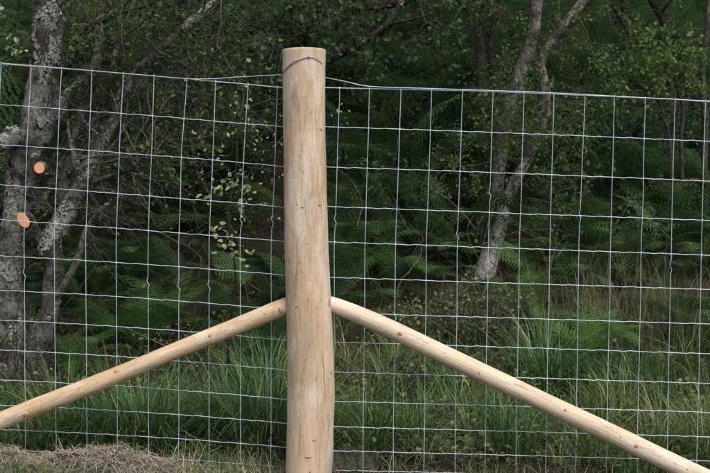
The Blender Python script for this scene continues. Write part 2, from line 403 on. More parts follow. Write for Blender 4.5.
def disc(name, parent, c, nrm, ax, rx, ry, mat, seed):
    """a slightly domed knot lying on a surface"""
    a = Acc(); n = 14; u = (ax - nrm * ax.dot(nrm)).normalized(); v = nrm.cross(u); r_ = random.Random(seed)
    V = []; K = [(1, -.003), (.8, .0015), (.4, .003)]
    js = [r_.uniform(.8, 1.15) for _ in range(n)]
    for k, h in K:
        for i in range(n): V.append(c + u * math.cos(i * 2 * math.pi / n) * rx * k * js[i] + v * math.sin(i * 2 * math.pi / n) * ry * k * js[i] + nrm * h)
    V.append(c + nrm * .002)
    F4 = [(k * n + i, k * n + (i + 1) % n, (k + 1) * n + (i + 1) % n, (k + 1) * n + i) for k in range(2) for i in range(n)]
    F3 = [(2 * n + i, 2 * n + (i + 1) % n, 3 * n) for i in range(n)]
    me = mesh_np(name, np.array([list(p) for p in V]), [np.array(F4), np.array(F3)], mat=mat)
    o = obj(name, me); adopt(o, parent); return o
for i, (x, y, rx, ry) in enumerate([(321, 129, 1.9, 1.9), (331, 372, 2.2, 3.2), (308, 457, 3.2, 1.4), (314, 440, 2.2, 1.2), (297, 306, 1.2, 1.2), (329, 303, 2.0, 4.2), (320, 205, 2.6, .8), (302, 207, 2.0, .7), (316, 378, .6, 4), (321, 300, .7, .7)]):
    c, nn = post_front(x, y, .0005); disc('knot', root, c, nn, Vector((1, 0, 0)), rx * .0048, ry * .0048, M['knot'], i)
def crack(seq, wpx):
    pts = [post_front(x, y, .0012) for x, y in seq]; a = Acc(); n = len(pts); V = []
    for i, (c, nn) in enumerate(pts):
        t_ = nn.cross(Vector((0, 0, 1))); ww = wpx * .0048 * math.sin(math.pi * (i + .35) / (n - .3)) ** .7 / 2
        V += [list(c + t_ * ww), list(c - t_ * ww)]
    o = obj('crack', mesh_np('crack', np.array(V), np.array([(2 * i, 2 * i + 1, 2 * i + 3, 2 * i + 2) for i in range(n - 1)]), mat=M['crack'])); adopt(o, root)
rk = random.Random(5)
for x, y0, y1, wd in [(322, 352, 402, .8), (298, 236, 292, .6), (305, 196, 240, .35), (301, 408, 462, .45), (317, 96, 140, .3), (311, 300, 340, .3)]:
    k = 16; xx = x; sq = []
    for i in range(k): sq.append((xx, y0 + (y1 - y0) * i / (k - 1))); xx += rk.uniform(-.7, .7)
    crack(sq, wd)
# the tie wire wrapped round the post head
a = Acc(); 
for seq, rr in (([(282.5, 77), (285, 71.5), (290, 66), (296, 61.8), (302, 59), (309, 57.4), (315, 58.6), (320, 62), (325.4, 70.5)], .0016), ([(283, 74.5), (286, 69.5), (292, 63.5), (299, 60), (308.5, 57.8)], .0013)):
    tube(a, catmull([post_front(x, y, .003)[0] for x, y in seq], 40), rr, 6)
kc = post_front(308.6, 57, .003)[0]; tube(a, [kc + Vector((-.006, -.002, -.004)), kc + Vector((0, -.004, .003)), kc + Vector((.006, -.002, -.004))], .0022, 6)
tw = a.build('tie_wire', M['wire_dull']); adopt(tw, root)

# ------------------------------------------------------------------ two brace poles
def brace(name, pix, Y, mat, label, knots, seed, n_extra):
    axis = []; rads = []
    for x, y, hw in pix:
        axis.append(P(x, y, Y)); rads.append(hw * .0049)
    o, rot, base = profile_object(name, axis, rads, mat, 40, 110, .022, seed, round_top=.02)
    tag(o, label, 'brace pole', 'brace poles propping the post')
    for i, (x, y, rx, ry) in enumerate(knots):
        ps = sorted(pix); cy = np.interp(x, [p[0] for p in ps], [p[1] for p in ps]); hw = np.interp(x, [p[0] for p in ps], [p[2] for p in ps])
        k = (y - cy) / (hw * 1.08); k = max(-.9, min(.9, k)); ang = math.asin(k)
        d = (axis[-1] - axis[0]).normalized(); f = Vector((0, -1, 0)); dn = d.cross(f); dn = dn if dn.z < 0 else -dn
        nrm = (f * math.cos(ang) + dn * math.sin(ang)).normalized(); c = P(x, cy, Y) + nrm * (hw * .0049 + .0005)
        disc('knot', o, c, nrm, d, rx * .0049, ry * .0049, mat if False else M['knot'], seed * 7 + i)
    return o
BL = [(-115, 466, 9.6), (-60, 445, 9.4), (0, 421, 9.0), (60, 397.5, 8.8), (120, 374, 8.6), (180, 348.8, 8.4), (235, 327, 8.6), (268, 313.5, 9.0), (288, 305.5, 8.8)]
brace('brace_pole', BL, -.10, M['brace_a'], 'tan round pole sloping down to the left from the thick post', [(120, 369, 3.2, 2), (27, 413, 3.4, 2.2), (82, 386, 1, .8), (212, 334, 2, 1.3), (150, 362, .8, .7), (281, 309, 2.6, 2.8), (45, 399, .9, .7)], 11, 0)
BR = [(790, 517, 10.4), (740, 494, 10.2), (680, 467, 10.2), (605, 431, 10.0), (530, 395.5, 9.6), (450, 357.5, 9.4), (395, 331, 9.2), (360, 315.5, 8.6), (340, 307.5, 8.2), (329, 303.5, 7.6)]
brace('brace_pole', BR, -.10, M['brace_b'], 'pale cream round pole sloping down to the right from the thick post', [(399, 332, 2.6, 1.6), (392, 337.5, 1.2, .9), (562, 407, 1.9, 1.3), (633, 443, 3.0, 2.2), (617, 434, .9, .8), (478, 371, 1.3, 1.1), (556, 415, 1.3, .9), (660, 462, 1, .8), (430, 352, .8, .7), (695, 470, 2, 1.4)], 23, 0)

# ------------------------------------------------------------------ the netting
FY = .012
def wire(name, pts, r, parent, mat=None, n=6):
    a = Acc(); tube(a, np.array([list(p) for p in pts]) - np.array(parent.location), r, n); return a.build(name, mat or M['wire'], parent)
def panel(label, rows_x, rows, stays_y, stays, x_lo, x_hi, top_wire, loose):
    """rows[i] = pixel heights of wire i at rows_x; stays[j] = pixel x at stays_y"""
    root = empty('wire_netting', (P((x_lo + x_hi) / 2, 236, FY).x, FY, 0)); tag(root, label, 'wire fence', 'netting panels either side of the post')
    knots = Acc(); rv = random.Random(len(rows) + int(x_lo))
    def row_y(i, x):
        return float(np.interp(x, rows_x, rows[i]) if len(rows_x) == 2 else np.polyval(np.polyfit(rows_x, rows[i], 2 if i < 99 else 1), x))
    def stay_x(j, y): return float(np.interp(y, stays_y, stays[j]))
    sx = [stay_x(j, 250) for j in range(len(stays))]
    for i in range(len(rows)):
        pts = []; x = x_lo
        while x <= x_hi:
            ph = (x - sx[0]) / 30.6; f = ph - math.floor(ph)
            k = 0
            if i > 0:                                      # the tension crimp between two stays
                u = (f - .55) / .16; k = -1.0 * u * math.exp(-u * u) * (.7 + .5 * mn.noise(Vector((x * .03, i * 3.1, 2))))
            wob = .35 * mn.noise(Vector((x * .02, i * 5.3, 1)))
            pts.append(P(x, row_y(i, x) + k * 1.05 + wob, FY)); x += 1.9
        wire('line_wire', pts, .0017 if i else .0022, root)
    y_bot = 484
    for j in range(len(stays)):
        pts = []; kn = rv.choice([0, 0, 0, 1]); ky = rv.uniform(190, 320)
        if j in loose: kn, ky = 1, loose[j]
        y0 = row_y(0, stays[j][0]); y = y0
        while y < min(y_bot, row_y(len(rows) - 1, stay_x(j, 470)) + 1):
            u = (y - ky) / 3.2; k = kn * 2.6 * u * math.exp(-u * u)
            pts.append(P(stay_x(j, y) + k + .5 * mn.noise(Vector((y * .018, j * 4.7, x_lo))), y, FY - .0032)); y += 1.7
        wire('stay_wire', pts, .0017, root)
        for i in range(len(rows)):                          # hinge knots, a few pixels each
            yy = row_y(i, stays[j][0]); xx = stay_x(j, yy); yy = row_y(i, xx)
            c = np.array(P(xx, yy, FY - .0016)) - np.array(root.location)
            tube(knots, [c + (-.0045, 0, -.001), c + (0, -.001, 0), c + (.0045, 0, .001)], [.0024, .003, .0024], 5)
            tube(knots, [c + (0, 0, -.008), c + (0, 0, .008)], .0025, 5)
    k = knots.build('hinge_knot', M['wire'], root); tag(k, kind='stuff')
    for seq in top_wire:
        wire('top_wire', catmull([P(x, y, yy) for x, y, yy in seq], 60), .0019, root)
    return root
# left of the post
rx = [-30, 25, 180, 270, 300]
L_rows = [[62, 66, 78, 87.5, 88.5], [102.5, 106.5, 118, 126.4, 128], [142.8, 146.7, 157.2, 165.6, 168], [182.6, 186.5, 198.5, 206, 208.5], [217.2, 221, 233.4, 239.8, 242.5],
          [254, 257.5, 267, 273.5, 277], [288.7, 292, 301, 308, 312], [318.5, 321.7, 331, 338, 342], [348.4, 351.4, 361, 368, 372], [378.5, 381.4, 390, 397.5, 401],
          [404, 406.8, 414.5, 421.5, 425], [428.5, 431, 438.7, 445.5, 449], [448.5, 451, 459, 466, 469]]
LY = [70, 150, 240, 440]
L_st = [[1, -3, -6, -5], [31, 26.8, 24, 25.4], [61.5, 57.6, 54, 56], [92, 89, 85.5, 87], [123.5, 119.5, 116, 117.5], [154, 151.5, 148, 148.5], [188, 181.5, 179, 178.5], [216, 213, 209, 209], [249, 244, 240, 240.5], [277.5, 275.5, 271.3, 271]]
panel('galvanised wire netting of the fence on the left side of the post', rx, L_rows, LY, L_st, -20, 300,
      [[(-20, 61.5, .006), (60, 68, .006), (130, 74, .006), (195, 79, .004), (240, 77, -.0), (284, 74.5, -.09)]], {5: 283, 6: 288, 7: 287, 8: 221, 9: 221})
rx = [310, 370, 553, 700, 740]
R_rows = [[88.5, 87.6, 94.6, 101.5, 103.5], [126.5, 128, 135, 141, 143], [166.5, 168, 175, 180.7, 182.5], [206, 208, 215, 220, 221.8], [241.5, 243, 250, 254.8, 256.5], [277, 278, 285, 289, 290.6],
          [312.5, 313.4, 319.7, 323.5, 325], [341.8, 342.7, 349, 353.4, 355], [371.7, 372.5, 379, 383, 384.7], [401, 401.7, 407.6, 412, 413.6], [426.4, 427, 432.8, 436.4, 438], [450.5, 451, 456.6, 460.6, 462], [470, 470.4, 476, 480, 481.5]]
RY = [95, 240, 460]
R_st = [[339.5, 334.6, 333], [369.5, 365, 363], [401, 395.7, 393], [431.5, 426.5, 424], [462.5, 457.5, 455], [493, 488.5, 485], [524, 519.6, 516], [554, 550, 545.7], [585, 579, 576], [614.5, 610.6, 606.6], [645.5, 641.6, 637], [675.5, 671.2, 667], [705.5, 702, 696.5]]
panel('galvanised wire netting of the fence on the right side of the post', rx, R_rows, RY, R_st, 310, 735,
      [[(325, 77.5, -.09), (345, 81.5, -.02), (372, 86.6, .004), (430, 88.6, .006), (540, 92.4, .006), (640, 97.6, .006), (735, 102.4, .006)]], {0: 221, 8: 216})

# ================================================================== TREES
class Tree:
    def __init__(s, name, label, base, bark, leafm, group=None):
        s.root = empty(name, base); tag(s.root, label, 'tree', group); s.o = np.array(base)
        s.bark, s.leafm = bark, leafm; s.tw = Acc(); s.lf = Acc(); s.nl = 0
    def stem(s, pts, rad, name='trunk', n=16, step=.035, bmp=.13, bf=9, cap=True, lichen=0):
        pts = np.array([list(p) for p in pts]); L = np.linalg.norm(np.diff(pts, axis=0), axis=1).sum()
        c = catmull(np.column_stack([pts, rad]), max(6, int(L / step)))
        a = Acc(); tube(a, c[:, :3] - s.o, c[:, 3], n, bump=bmp, bfreq=bf, seed=len(s.root.children) * 3.7)
        o = a.build(name, s.bark, s.root)
        if lichen:
            la = Acc(); i = rng.integers(0, len(c), lichen); th = rng.uniform(math.pi, 2 * math.pi, lichen)
            pos = c[i, :3] - s.o; T = np.gradient(c[:, :3], axis=0)[i]; T /= np.linalg.norm(T, axis=1)[:, None]
            ref = np.tile([.13, -1, .07], (lichen, 1)); U = np.cross(T, ref); U /= np.linalg.norm(U, axis=1)[:, None]; W = np.cross(T, U)
            nr = U * np.cos(th)[:, None] - W * np.abs(np.sin(th))[:, None] * np.sign((W * [0, 1, 0]).sum(1))[:, None]
            pos = pos + nr * (c[i, 3] * 1.02)[:, None] + T * rng.normal(0, .02, lichen)[:, None]
            keep = np.array([mn.noise(Vector((p + s.o) * 5.0)) + .5 * mn.noise(Vector((p + s.o) * 17.0)) > .05 for p in pos])
            Fm = frames(np.cross(nr, T) + T * rng.normal(0, .8, (lichen, 1)), nr, .22)
            scatter(la, LEAF * [1, 1.5, 1.2] - [.5, 0, 0], LEAF_F, Fm[keep], pos[keep], rng.uniform(.007, .024, keep.sum()), rng.uniform(0, 1, keep.sum()))
            l = la.build('lichen', M['lichen'], o); tag(l, kind='stuff')
        return c
    def twig(s, p, d, L, r, depth, leaves, size, droop=.15, wig=.25, bare=0.0):
        """a twig that wanders, forks and carries leaves"""
        n = max(4, int(L / .045)); pts = [np.array(p, float)]; d = np.array(d, float); d /= np.linalg.norm(d) + 1e-9
        for i in range(n):
            d = d + rng.normal(0, wig * .35, 3) - np.array([0, 0, droop * i / n * .35]); d /= np.linalg.norm(d); pts.append(pts[-1] + d * L / n)
        pts = np.array(pts); tube(s.tw, pts - s.o, np.linspace(r, max(.0012, r * .3), n + 1), 4 if r < .006 else 6, cap=False)
        if depth > 0:
            for k in range(rng.integers(2, 5)):
                i = rng.integers(n // 4, n); dd = d * .6 + rng.normal(0, .6, 3); s.twig(pts[i], dd, L * rng.uniform(.35, .65), r * .55, depth - 1, leaves, size, droop, wig, bare)
        if rng.random() >= bare and depth <= 1:
            m = int(leaves * L / .3 * rng.uniform(.6, 1.4))
            i = rng.integers(max(0, n // 4), n + 1, m); s.leaves(pts[i] + rng.normal(0, .02, (m, 3)), size)
        return pts
    def leaves(s, pos, size, fine=True, var=None):
        n = len(pos)
        if n == 0: return
        d = rng.normal(0, 1, (n, 3)) - [0, 0, .35]; up = rng.normal(0, .55, (n, 3)) + [0, -.45, .7]
        v = rng.beta(2, 2.6, n) if var is None else var
        scatter(s.lf, LEAF if fine else DIA, LEAF_F if fine else DIA_F, frames(d, up), pos - s.o, size * rng.uniform(.65, 1.25, n), v); s.nl += n
    def crown(s, c, r, ncl, per, size, spread=.28):  # unseen upper crown, spread wide and thick to shade the wood below
        """out-of-reach foliage: clumps of leaves through an ellipsoid"""
        u = rng.normal(0, 1, (ncl, 3)); u /= np.linalg.norm(u, axis=1)[:, None]; cc = np.array(c) + u * (rng.uniform(.25, 1, (ncl, 1)) ** .5) * np.array(r)
        pos = np.repeat(cc, per, 0) + rng.normal(0, spread, (ncl * per, 3)) * [1, 1, .55]
        s.leaves(pos, size, False)
        for k in range(0, ncl, 3):                         # a twig runs into every third clump
            q = cc[k]; st = q + (np.array(c) - q) * .45; tube(s.tw, catmull([st, (st + q) / 2 + rng.normal(0, .08, 3), q], 6) - s.o, np.linspace(.012, .003, 6), 4, cap=False)
    def done(s):
        if s.tw.n: tag(s.tw.build('twigs', M['twig'], s.root), kind='stuff')
        if s.lf.n: s.lf.build('crown', s.leafm, s.root, smooth=False)
        return s.root
def px(seq, Y0):
    """[(x, y, width_px, dY)] -> points and radii"""
    p = [P(x, y, Y0 + dy) for x, y, _, dy in seq]; r = [wd / 2 / FPX * (q.y - CAM.y) for q, (_, _, wd, _) in zip(p, seq)]
    return p, r

# ---- the old lichen-covered tree on the left
YL = 1.5
t = Tree('lichen_tree', 'old grey tree crusted with pale lichen behind the left netting', ground_at(20, 408), M['bark_lichen'], M['leaf_birch'])
mains = []
mains.append(t.stem(*px([(14, 430, 66, 0), (14, 395, 52, 0), (9, 350, 40, 0), (6, 300, 30, 0), (9, 255, 27, 0), (17, 220, 27, 0), (22, 185, 31, 0), (27, 150, 36, 0), (40, 115, 35, .05), (44, 80, 29, .1), (47, 40, 30, .15), (53, 0, 31, .2), (50, -60, 30, .3), (60, -160, 26, .5), (40, -300, 20, .8)], YL), lichen=14000, n=30, bmp=.30))
mains.append(t.stem(*px([(22, 385, 40, .05), (38, 345, 27, 0), (50, 310, 19, -.05), (53, 270, 20, -.08), (50, 245, 22, -.1), (64, 218, 20, -.05), (80, 190, 19, 0), (92, 165, 17, 0), (104, 138, 13, .05), (114, 120, 11, .1), (124, 92, 10, .1), (140, 70, 9, .1), (160, 50, 9, .05), (186, 27, 8.5, 0), (214, 2, 8, 0), (245, -40, 7, .1), (280, -110, 6, .2)], YL), 'branch', 16, .03, .28, 14, lichen=6500))
mains.append(t.stem(*px([(58, 295, 9, -.1), (66, 282, 9, -.12), (74, 268, 8, -.14), (80, 252, 6.5, -.15), (85, 232, 5, -.12), (95, 215, 3, -.1), (112, 200, 2, -.1)], YL), 'branch', 10, .02, .2, 18, lichen=120))
mains.append(t.stem(*px([(86, 182, 11, 0), (80, 172, 9, -.03), (76, 160, 7, -.05), (70, 140, 4, 0), (68, 120, 2.5, .1)], YL), 'branch', 10, .02, .2, 18, lichen=120))
mains.append(t.stem(*px([(60, 205, 14, .12), (68, 170, 12, .15), (76, 130, 11, .2), (90, 90, 11, .25), (98, 50, 10, .3), (103, 10, 9, .35), (112, -50, 8, .5)], YL), 'branch', 12, .03, .2, 14, lichen=300))
mains.append(t.stem(*px([(92, 182, 7, .02), (110, 176, 4.5, 0), (130, 170, 3, -.05), (150, 162, 2.4, -.1), (166, 140, 2, -.12), (178, 120, 1.6, -.1)], YL), 'branch', 8, .02, .15, 18))
mains.append(t.stem(*px([(128, 92, 6, .1), (150, 88, 4, .2), (175, 80, 3, .3), (215, 66, 2, .4)], YL), 'branch', 8, .02, .15, 18))
mains.append(t.stem(*px([(45, 92, 12, .15), (70, 60, 10, .1), (80, 35, 9, .0), (105, 18, 8, -.1), (122, 10, 6, -.15), (150, 4, 4, -.2), (180, -14, 3, -.2)], YL), 'branch', 10, .03, .2, 14, lichen=250))
mains.append(t.stem(*px([(30, 140, 22, -.05), (14, 137, 20, -.14), (2, 143, 15, -.2), (-14, 138, 12, -.22), (-40, 120, 9, -.2)], YL), 'branch', 14, .02, .3, 16, lichen=2600))
for k in range(46):
    x0, y0 = rng.uniform(45, 175), rng.uniform(40, 250); t.twig(P(x0, y0, YL + rng.uniform(-.35, .35)), rng.normal(0, .7, 3) + [.35, 0, .35], rng.uniform(.3, .8), rng.uniform(.004, .010), 1, 2, .03, .2, .45, .6)
for seq in ([(30, 215, 14, .1), (55, 180, 10, .2), (70, 150, 8, .25), (95, 120, 7, .3), (110, 85, 6, .3), (118, 40, 5, .3), (135, 0, 4, .3)], [(75, 195, 8, .05), (100, 190, 6, .1), (122, 196, 4.5, .1), (140, 205, 3, .1), (160, 200, 2, .1)], [(52, 128, 12, .0), (62, 112, 9, -.1), (66, 95, 6, -.15), (80, 80, 4, -.2)]):
    mains.append(t.stem(*px(seq, YL), 'branch', 10, .025, .3, 16, lichen=260))
# sawn stubs with fresh orange faces
for seq, fx, fy, rr, nrm in (([(28, 196, 12, -.05), (33, 185, 11, -.13), (39.5, 168, 10, -.2)], 39.5, 168, 5.4, Vector((.10, -1, -.10))), ([(50, 250, 15, -.06), (36, 236, 13, -.12), (23.5, 220, 12, -.24)], 23.5, 220, 7.2, Vector((-.22, -1, -.05)))):
    p, r = px(seq, YL); pts = np.array([list(q) for q in p]); end = pts[-1]
    nrm.normalize(); pts = np.vstack([pts[:-1], end - np.array(nrm) * .06, end]); r = r[:-1] + [r[-1] * 1.06, r[-1] * 1.06]
    a = Acc(); tube(a, catmull(np.array(pts), 16) - t.o, np.interp(np.linspace(0, 1, 16), np.linspace(0, 1, len(r)), r), 16, bump=.06, bfreq=20)
    so = a.build('cut_stub', t.bark, t.root)
    nrm.normalize(); u = nrm.cross(Vector((0, 0, 1))).normalized(); v = nrm.cross(u); rad = rr * .96 / FPX * (end[1] + 5)
    k = 20; asp = (1.0, 1.05) if fx > 30 else (.78, 1.25)
    if fx < 30: u, v = (u * .8 + v * .6), (v * .8 - u * .6)
    ring = []
    for h, s_ in ((-.006, .97), (.006, 1.0), (.008, .96)):
        ring += [list(Vector(end) + nrm * h + (u * math.cos(i * 2 * math.pi / k) * asp[0] + v * math.sin(i * 2 * math.pi / k) * asp[1]) * rad * s_ * (1 + .02 * math.sin(i * 1.7))) for i in range(k)]
    ring.append(list(Vector(end) + nrm * .008))
    F4 = [(b * k + i, b * k + (i + 1) % k, (b + 1) * k + (i + 1) % k, (b + 1) * k + i) for b in range(2) for i in range(k)]; F3 = [(2 * k + i, 2 * k + (i + 1) % k, 3 * k) for i in range(k)]
    V = np.array(ring) - t.o; ctr = V[-1].copy()
    cf = obj('cut_face', mesh_np('cut_face', V - ctr, [np.array(F4), np.array(F3)], mat=M['cut'], smooth=False), so); cf.location = ctr
    tag(cf, 'fresh orange sawn end of a cut branch')
# twigs: bare and leafy tangles round the upper stems
for c, n, L, lv, bare in ((mains[0], 26, .5, 3, .55), (mains[1], 40, .55, 3, .55), (mains[4], 34, .5, 3, .6), (mains[5], 14, .3, 10, .1), (mains[6], 12, .35, 10, .2), (mains[7], 22, .4, 14, .1), (mains[3], 5, .3, 3, .5), (mains[2], 3, .25, 2, .6)):
    k = len(c); lo = .4 if c is mains[0] else .25
    for q in range(n):
        i = rng.integers(int(k * lo), k); d = rng.normal(0, .7, 3) + [.25, -.15, .25]
        t.twig(c[i, :3], d, L * rng.uniform(.5, 1.3), .006, 1, lv, .034, .25, .35, bare)
# leafy sprays above the netting
for x, y, Y in [(60, 15, 1.1), (85, 22, 1.0), (112, 12, 1.0), (130, 28, 1.2), (150, 45, 1.4), (120, 45, 1.5), (20, 20, 1.9), (165, 18, 1.5), (140, 5, 1.4), (240, 20, 1.9), (270, 35, 2.0), (205, 45, 1.8), (225, 75, 1.7), (190, 60, 1.8), (260, 60, 1.8), (150, 130, 1.6), (165, 150, 1.5), (170, 175, 1.5), (140, 185, 1.6), (195, 120, 1.6), (215, 105, 1.6), (240, 130, 1.5), (180, 100, 1.9), (255, 110, 1.8)]:
    for k in range(4): t.twig(P(x + rng.normal(0, 10), y + rng.normal(0, 8), Y + rng.normal(0, .12)), rng.normal(0, .8, 3) + [.3, 0, .1], .32, .0035, 1, 4, .034, .3, .4, .25)
t.crown((-2.0, 2.6, 4.8), (2.1, 2.0, 1.7), 135, 42, .075)
t.done()

# ---- pale leafed sprigs hanging in front of the dark undergrowth, left of the post
t = Tree('birch_sapling', 'thin birch sapling with pale drooping leaf sprays left of the post', ground_at(232, 402), M['bark_dark'], M['leaf_pale'])
c = t.stem(*px([(232, 405, 3.2, 0), (228, 340, 3, 0), (236, 280, 2.6, 0), (228, 220, 2.2, 0), (236, 170, 2.0, 0), (240, 120, 1.6, 0), (262, 85, 1.2, 0)], .9), n=8, step=.04)
for x, y, n, sz in [(222, 185, 6, .03), (232, 180, 7, .034), (244, 192, 7, .034), (218, 195, 5, .03), (250, 180, 4, .028), (212, 190, 4, .028), (228, 243, 8, .036), (238, 250, 8, .036), (220, 238, 5, .034), (218, 222, 4, .03), (245, 258, 4, .036), (248, 222, 3, .03), (258, 140, 4, .026), (272, 135, 3, .024), (245, 98, 4, .028), (265, 75, 3, .026), (258, 55, 3, .026), (344, 118, 4, .024), (336, 110, 3, .022)]:
    p = np.array(P(x, y, .9 if x < 300 else 1.3)); t.leaves(p + rng.normal(0, .034, (int(n * 1.4), 3)), sz * 1.3); 
for x0, y0, x1, y1 in [(236, 170, 216, 198), (238, 165, 250, 190), (232, 215, 225, 245), (230, 225, 243, 258), (240, 120, 275, 133), (245, 105, 265, 70), (234, 180, 205, 190), (232, 212, 252, 225), (262, 85, 258, 50), (240, 110, 300, 100), (300, 100, 345, 118)]:
    a0, a1 = np.array(P(x0, y0, .9)), np.array(P(x1, y1, .9 if x1 < 290 else 1.3)); tube(t.tw, catmull([a0, (a0 + a1) / 2 + [0, 0, .03], a1], 8) - t.o, np.linspace(.0035, .0014, 8), 4, cap=False)
for k in range(16): t.twig(P(rng.uniform(195, 280), rng.uniform(95, 230), 1.1), rng.normal(0, 1, 3), .22, .0025, 1, 4, .026, .3, .4, .1)
t.done()
s_ = Tree('leaf_spray', 'small spray of pale green leaves at the far left above the netting', P(-6, 60, 1.1), M['bark_dark'], M['leaf_pale'])
s_.stem(*px([(-30, 70, 2, .2), (-5, 58, 2, .1), (14, 42, 1.4, 0)], 1.0), 'twig', 6, .03)
for x, y in [(10, 38), (14, 46), (19, 44), (7, 45), (17, 53), (12, 49), (23, 50), (3, 6), (0, 12)]: s_.leaves(np.array(P(x, y, 1.0)) + rng.normal(0, .012, (3, 3)), .034)
s_.done()

# ---- dark leaning tree whose trunk hides behind the post
t = Tree('leaning_tree', 'dark tree behind the post with a lichened limb reaching up right', ground_at(306, 300), M['bark_dark'], M['leaf_dark'])
c0 = t.stem(*px([(306, 305, 26, 0), (307, 200, 24, 0), (308, 110, 22, 0), (312, 70, 20, 0), (300, 20, 16, .1), (285, -40, 13, .2), (270, -140, 10, .4)], 3.3), n=14, step=.05)
c1 = t.stem(*px([(312, 68, 14, 0), (335, 55, 12, 0), (356, 46, 10, -.05), (374, 36, 9, -.1), (386, 28, 8, -.1), (395, 14, 7, -.1), (404, -4, 6, -.1), (420, -60, 5, 0)], 3.3), 'branch', 10, .04, .2, 12, lichen=200)
c2 = t.stem(*px([(372, 38, 5, -.1), (392, 24, 4, -.2), (410, 20, 3, -.25), (425, 16, 2, -.3)], 3.3), 'branch', 8, .04)
c3 = t.stem(*px([(340, -20, 8, .2), (374, 8, 8, .1), (390, 4, 9, .05), (415, -3, 8, 0), (450, -30, 6, 0)], 3.3), 'branch', 8, .04, .2, 12, lichen=100)
for x, y, Y in [(190, 10, 3.2), (230, 30, 3.0), (260, 15, 3.2), (300, 20, 3.0), (285, 40, 2.9), (325, 30, 2.9), (345, 20, 3.0), (250, 50, 3.1), (210, 60, 3.1), (330, 8, 3.2), (365, 15, 3.5), (270, 75, 3.0), (235, 90, 3.1), (290, 5, 3.1), (310, 40, 3.4), (270, 95, 3.2), (200, 25, 3.4), (345, 40, 3.4), (380, 5, 3.6), (420, 15, 3.8), (445, 5, 4.0), (440, 30, 4.2)]:
    for k in range(5): t.twig(P(x + rng.normal(0, 12), y + rng.normal(0, 10), Y + rng.normal(0, .2)), rng.normal(0, .8, 3) + [0, -.2, .1], .42, .005, 1, 14, .05, .3, .35, .05)
t.crown((-.6, 4.6, 5.2), (2.3, 1.8, 1.9), 145, 42, .085)
t.done()

# ---- the birch on the right
YB = 4.6
t = Tree('birch_tree', 'leaning birch with pale mottled trunk right of the post', ground_at(489, 268), M['bark_birch'], M['leaf_birch'])
t.bark = M['bark_white']
t.stem(*px([(482, 285, 24, 0), (488, 264, 20, 0), (493, 247, 18, 0), (499, 229, 15, 0), (506, 204, 12.6, 0), (510, 192, 12, 0)], YB), n=14, step=.03, bmp=.2, lichen=300); t.bark = M['bark_birch']
c0 = t.stem(*px([(505, 206, 12.2, .005), (508, 197, 12, 0), (519, 174, 11, 0), (530, 155, 10.5, 0), (541, 128, 9.5, 0), (546, 100, 9, 0), (544, 82, 9, 0), (541, 60, 8.5, 0), (552, 42, 9, -.05), (566, 22, 9, -.1), (585, -2, 9, -.1), (620, -60, 8, 0), (680, -180, 6, .2)], YB), n=14, step=.045, lichen=500)
c1 = t.stem(*px([(492, 250, 14, .1), (497, 190, 13, .18), (503, 140, 14, .2), (510, 105, 14, .2), (521, 72, 13.5, .2), (532, 40, 12.5, .2), (537, 0, 11.5, .2), (540, -60, 10, .3), (536, -180, 8, .4)], YB), 'trunk', 14, .045, lichen=260)
c2 = t.stem(*px([(523, 72, 6, .15), (532, 60, 4, .05), (528, 40, 3, 0), (534, 55, 3, -.02), (530, 62, 3, 0), (533, 88, 3, 0), (534, 100, 2, 0)], YB), 'branch', 6, .05) if False else None
for c, n in ((c0, 22), (c1, 26)):
    for q in range(n):
        i = rng.integers(int(len(c) * .3), len(c)); t.twig(c[i, :3], rng.normal(0, .8, 3) + [0, -.1, .2], .55 * rng.uniform(.5, 1.2), .006, 1, 8, .035, .4, .35, .2)
for x, y in [(500, 130), (490, 140), (512, 120), (470, 150), (540, 150), (558, 140), (480, 170), (560, 165), (545, 185), (455, 160), (575, 120), (590, 125), (515, 95), (525, 130), (505, 110), (548, 110), (530, 80), (500, 120)]:
    for k in range(6): t.twig(P(x + rng.normal(0, 9), y + rng.normal(0, 9), YB - .3 + rng.normal(0, .2)), rng.normal(0, .9, 3), .35, .0035, 1, 9, .034, .4, .4, .1)
t.crown((1.2, 5.4, 6.3), (2.5, 2.4, 2.0), 145, 42, .085)
t.done()

# ---- stems farther up the hill
def far_tree(label, seq, Y, bark, leafm, crown=None, leafy=(), extra=(), leaf=.047, nleaf=10, base=None):
    p, r = px(seq, Y); b = Vector(p[0]); b.z = G(b.x, b.y) - .05
    t = Tree('slender_tree', label, b, bark, leafm, 'thin trees up the wooded slope')
    t.stem([b] + p[1:], r, n=10, step=.08)
    for e in extra: t.stem(*px(e, Y), 'branch', 8, .06)
    for x, y, n in leafy:
        for k in range(max(2, int(n * .45))): t.twig(P(x + rng.normal(0, 14), y + rng.normal(0, 10), Y - .3 + rng.normal(0, .35)), rng.normal(0, .8, 3), .55, .006, 1, nleaf, leaf, .3, .35, .05)
    if crown: t.crown(*crown)
    return t.done()
far_tree('slim grey trunk just left of the leaning birch, up the slope', [(485, 165, 10, 0), (484, 110, 9.5, 0), (481, 70, 9, 0), (478, 30, 8.5, 0), (476, -10, 8, 0), (470, -120, 7, .2)], 8.0, M['bark_grey'], M['leaf_dark'], ((1.3, 9.5, 7.6), (2.8, 2.4, 2), 120, 42, .11, .35), [(440, 20, 6), (465, 10, 6), (500, 25, 6), (455, 45, 5), (520, 15, 4), (410, 50, 4)])
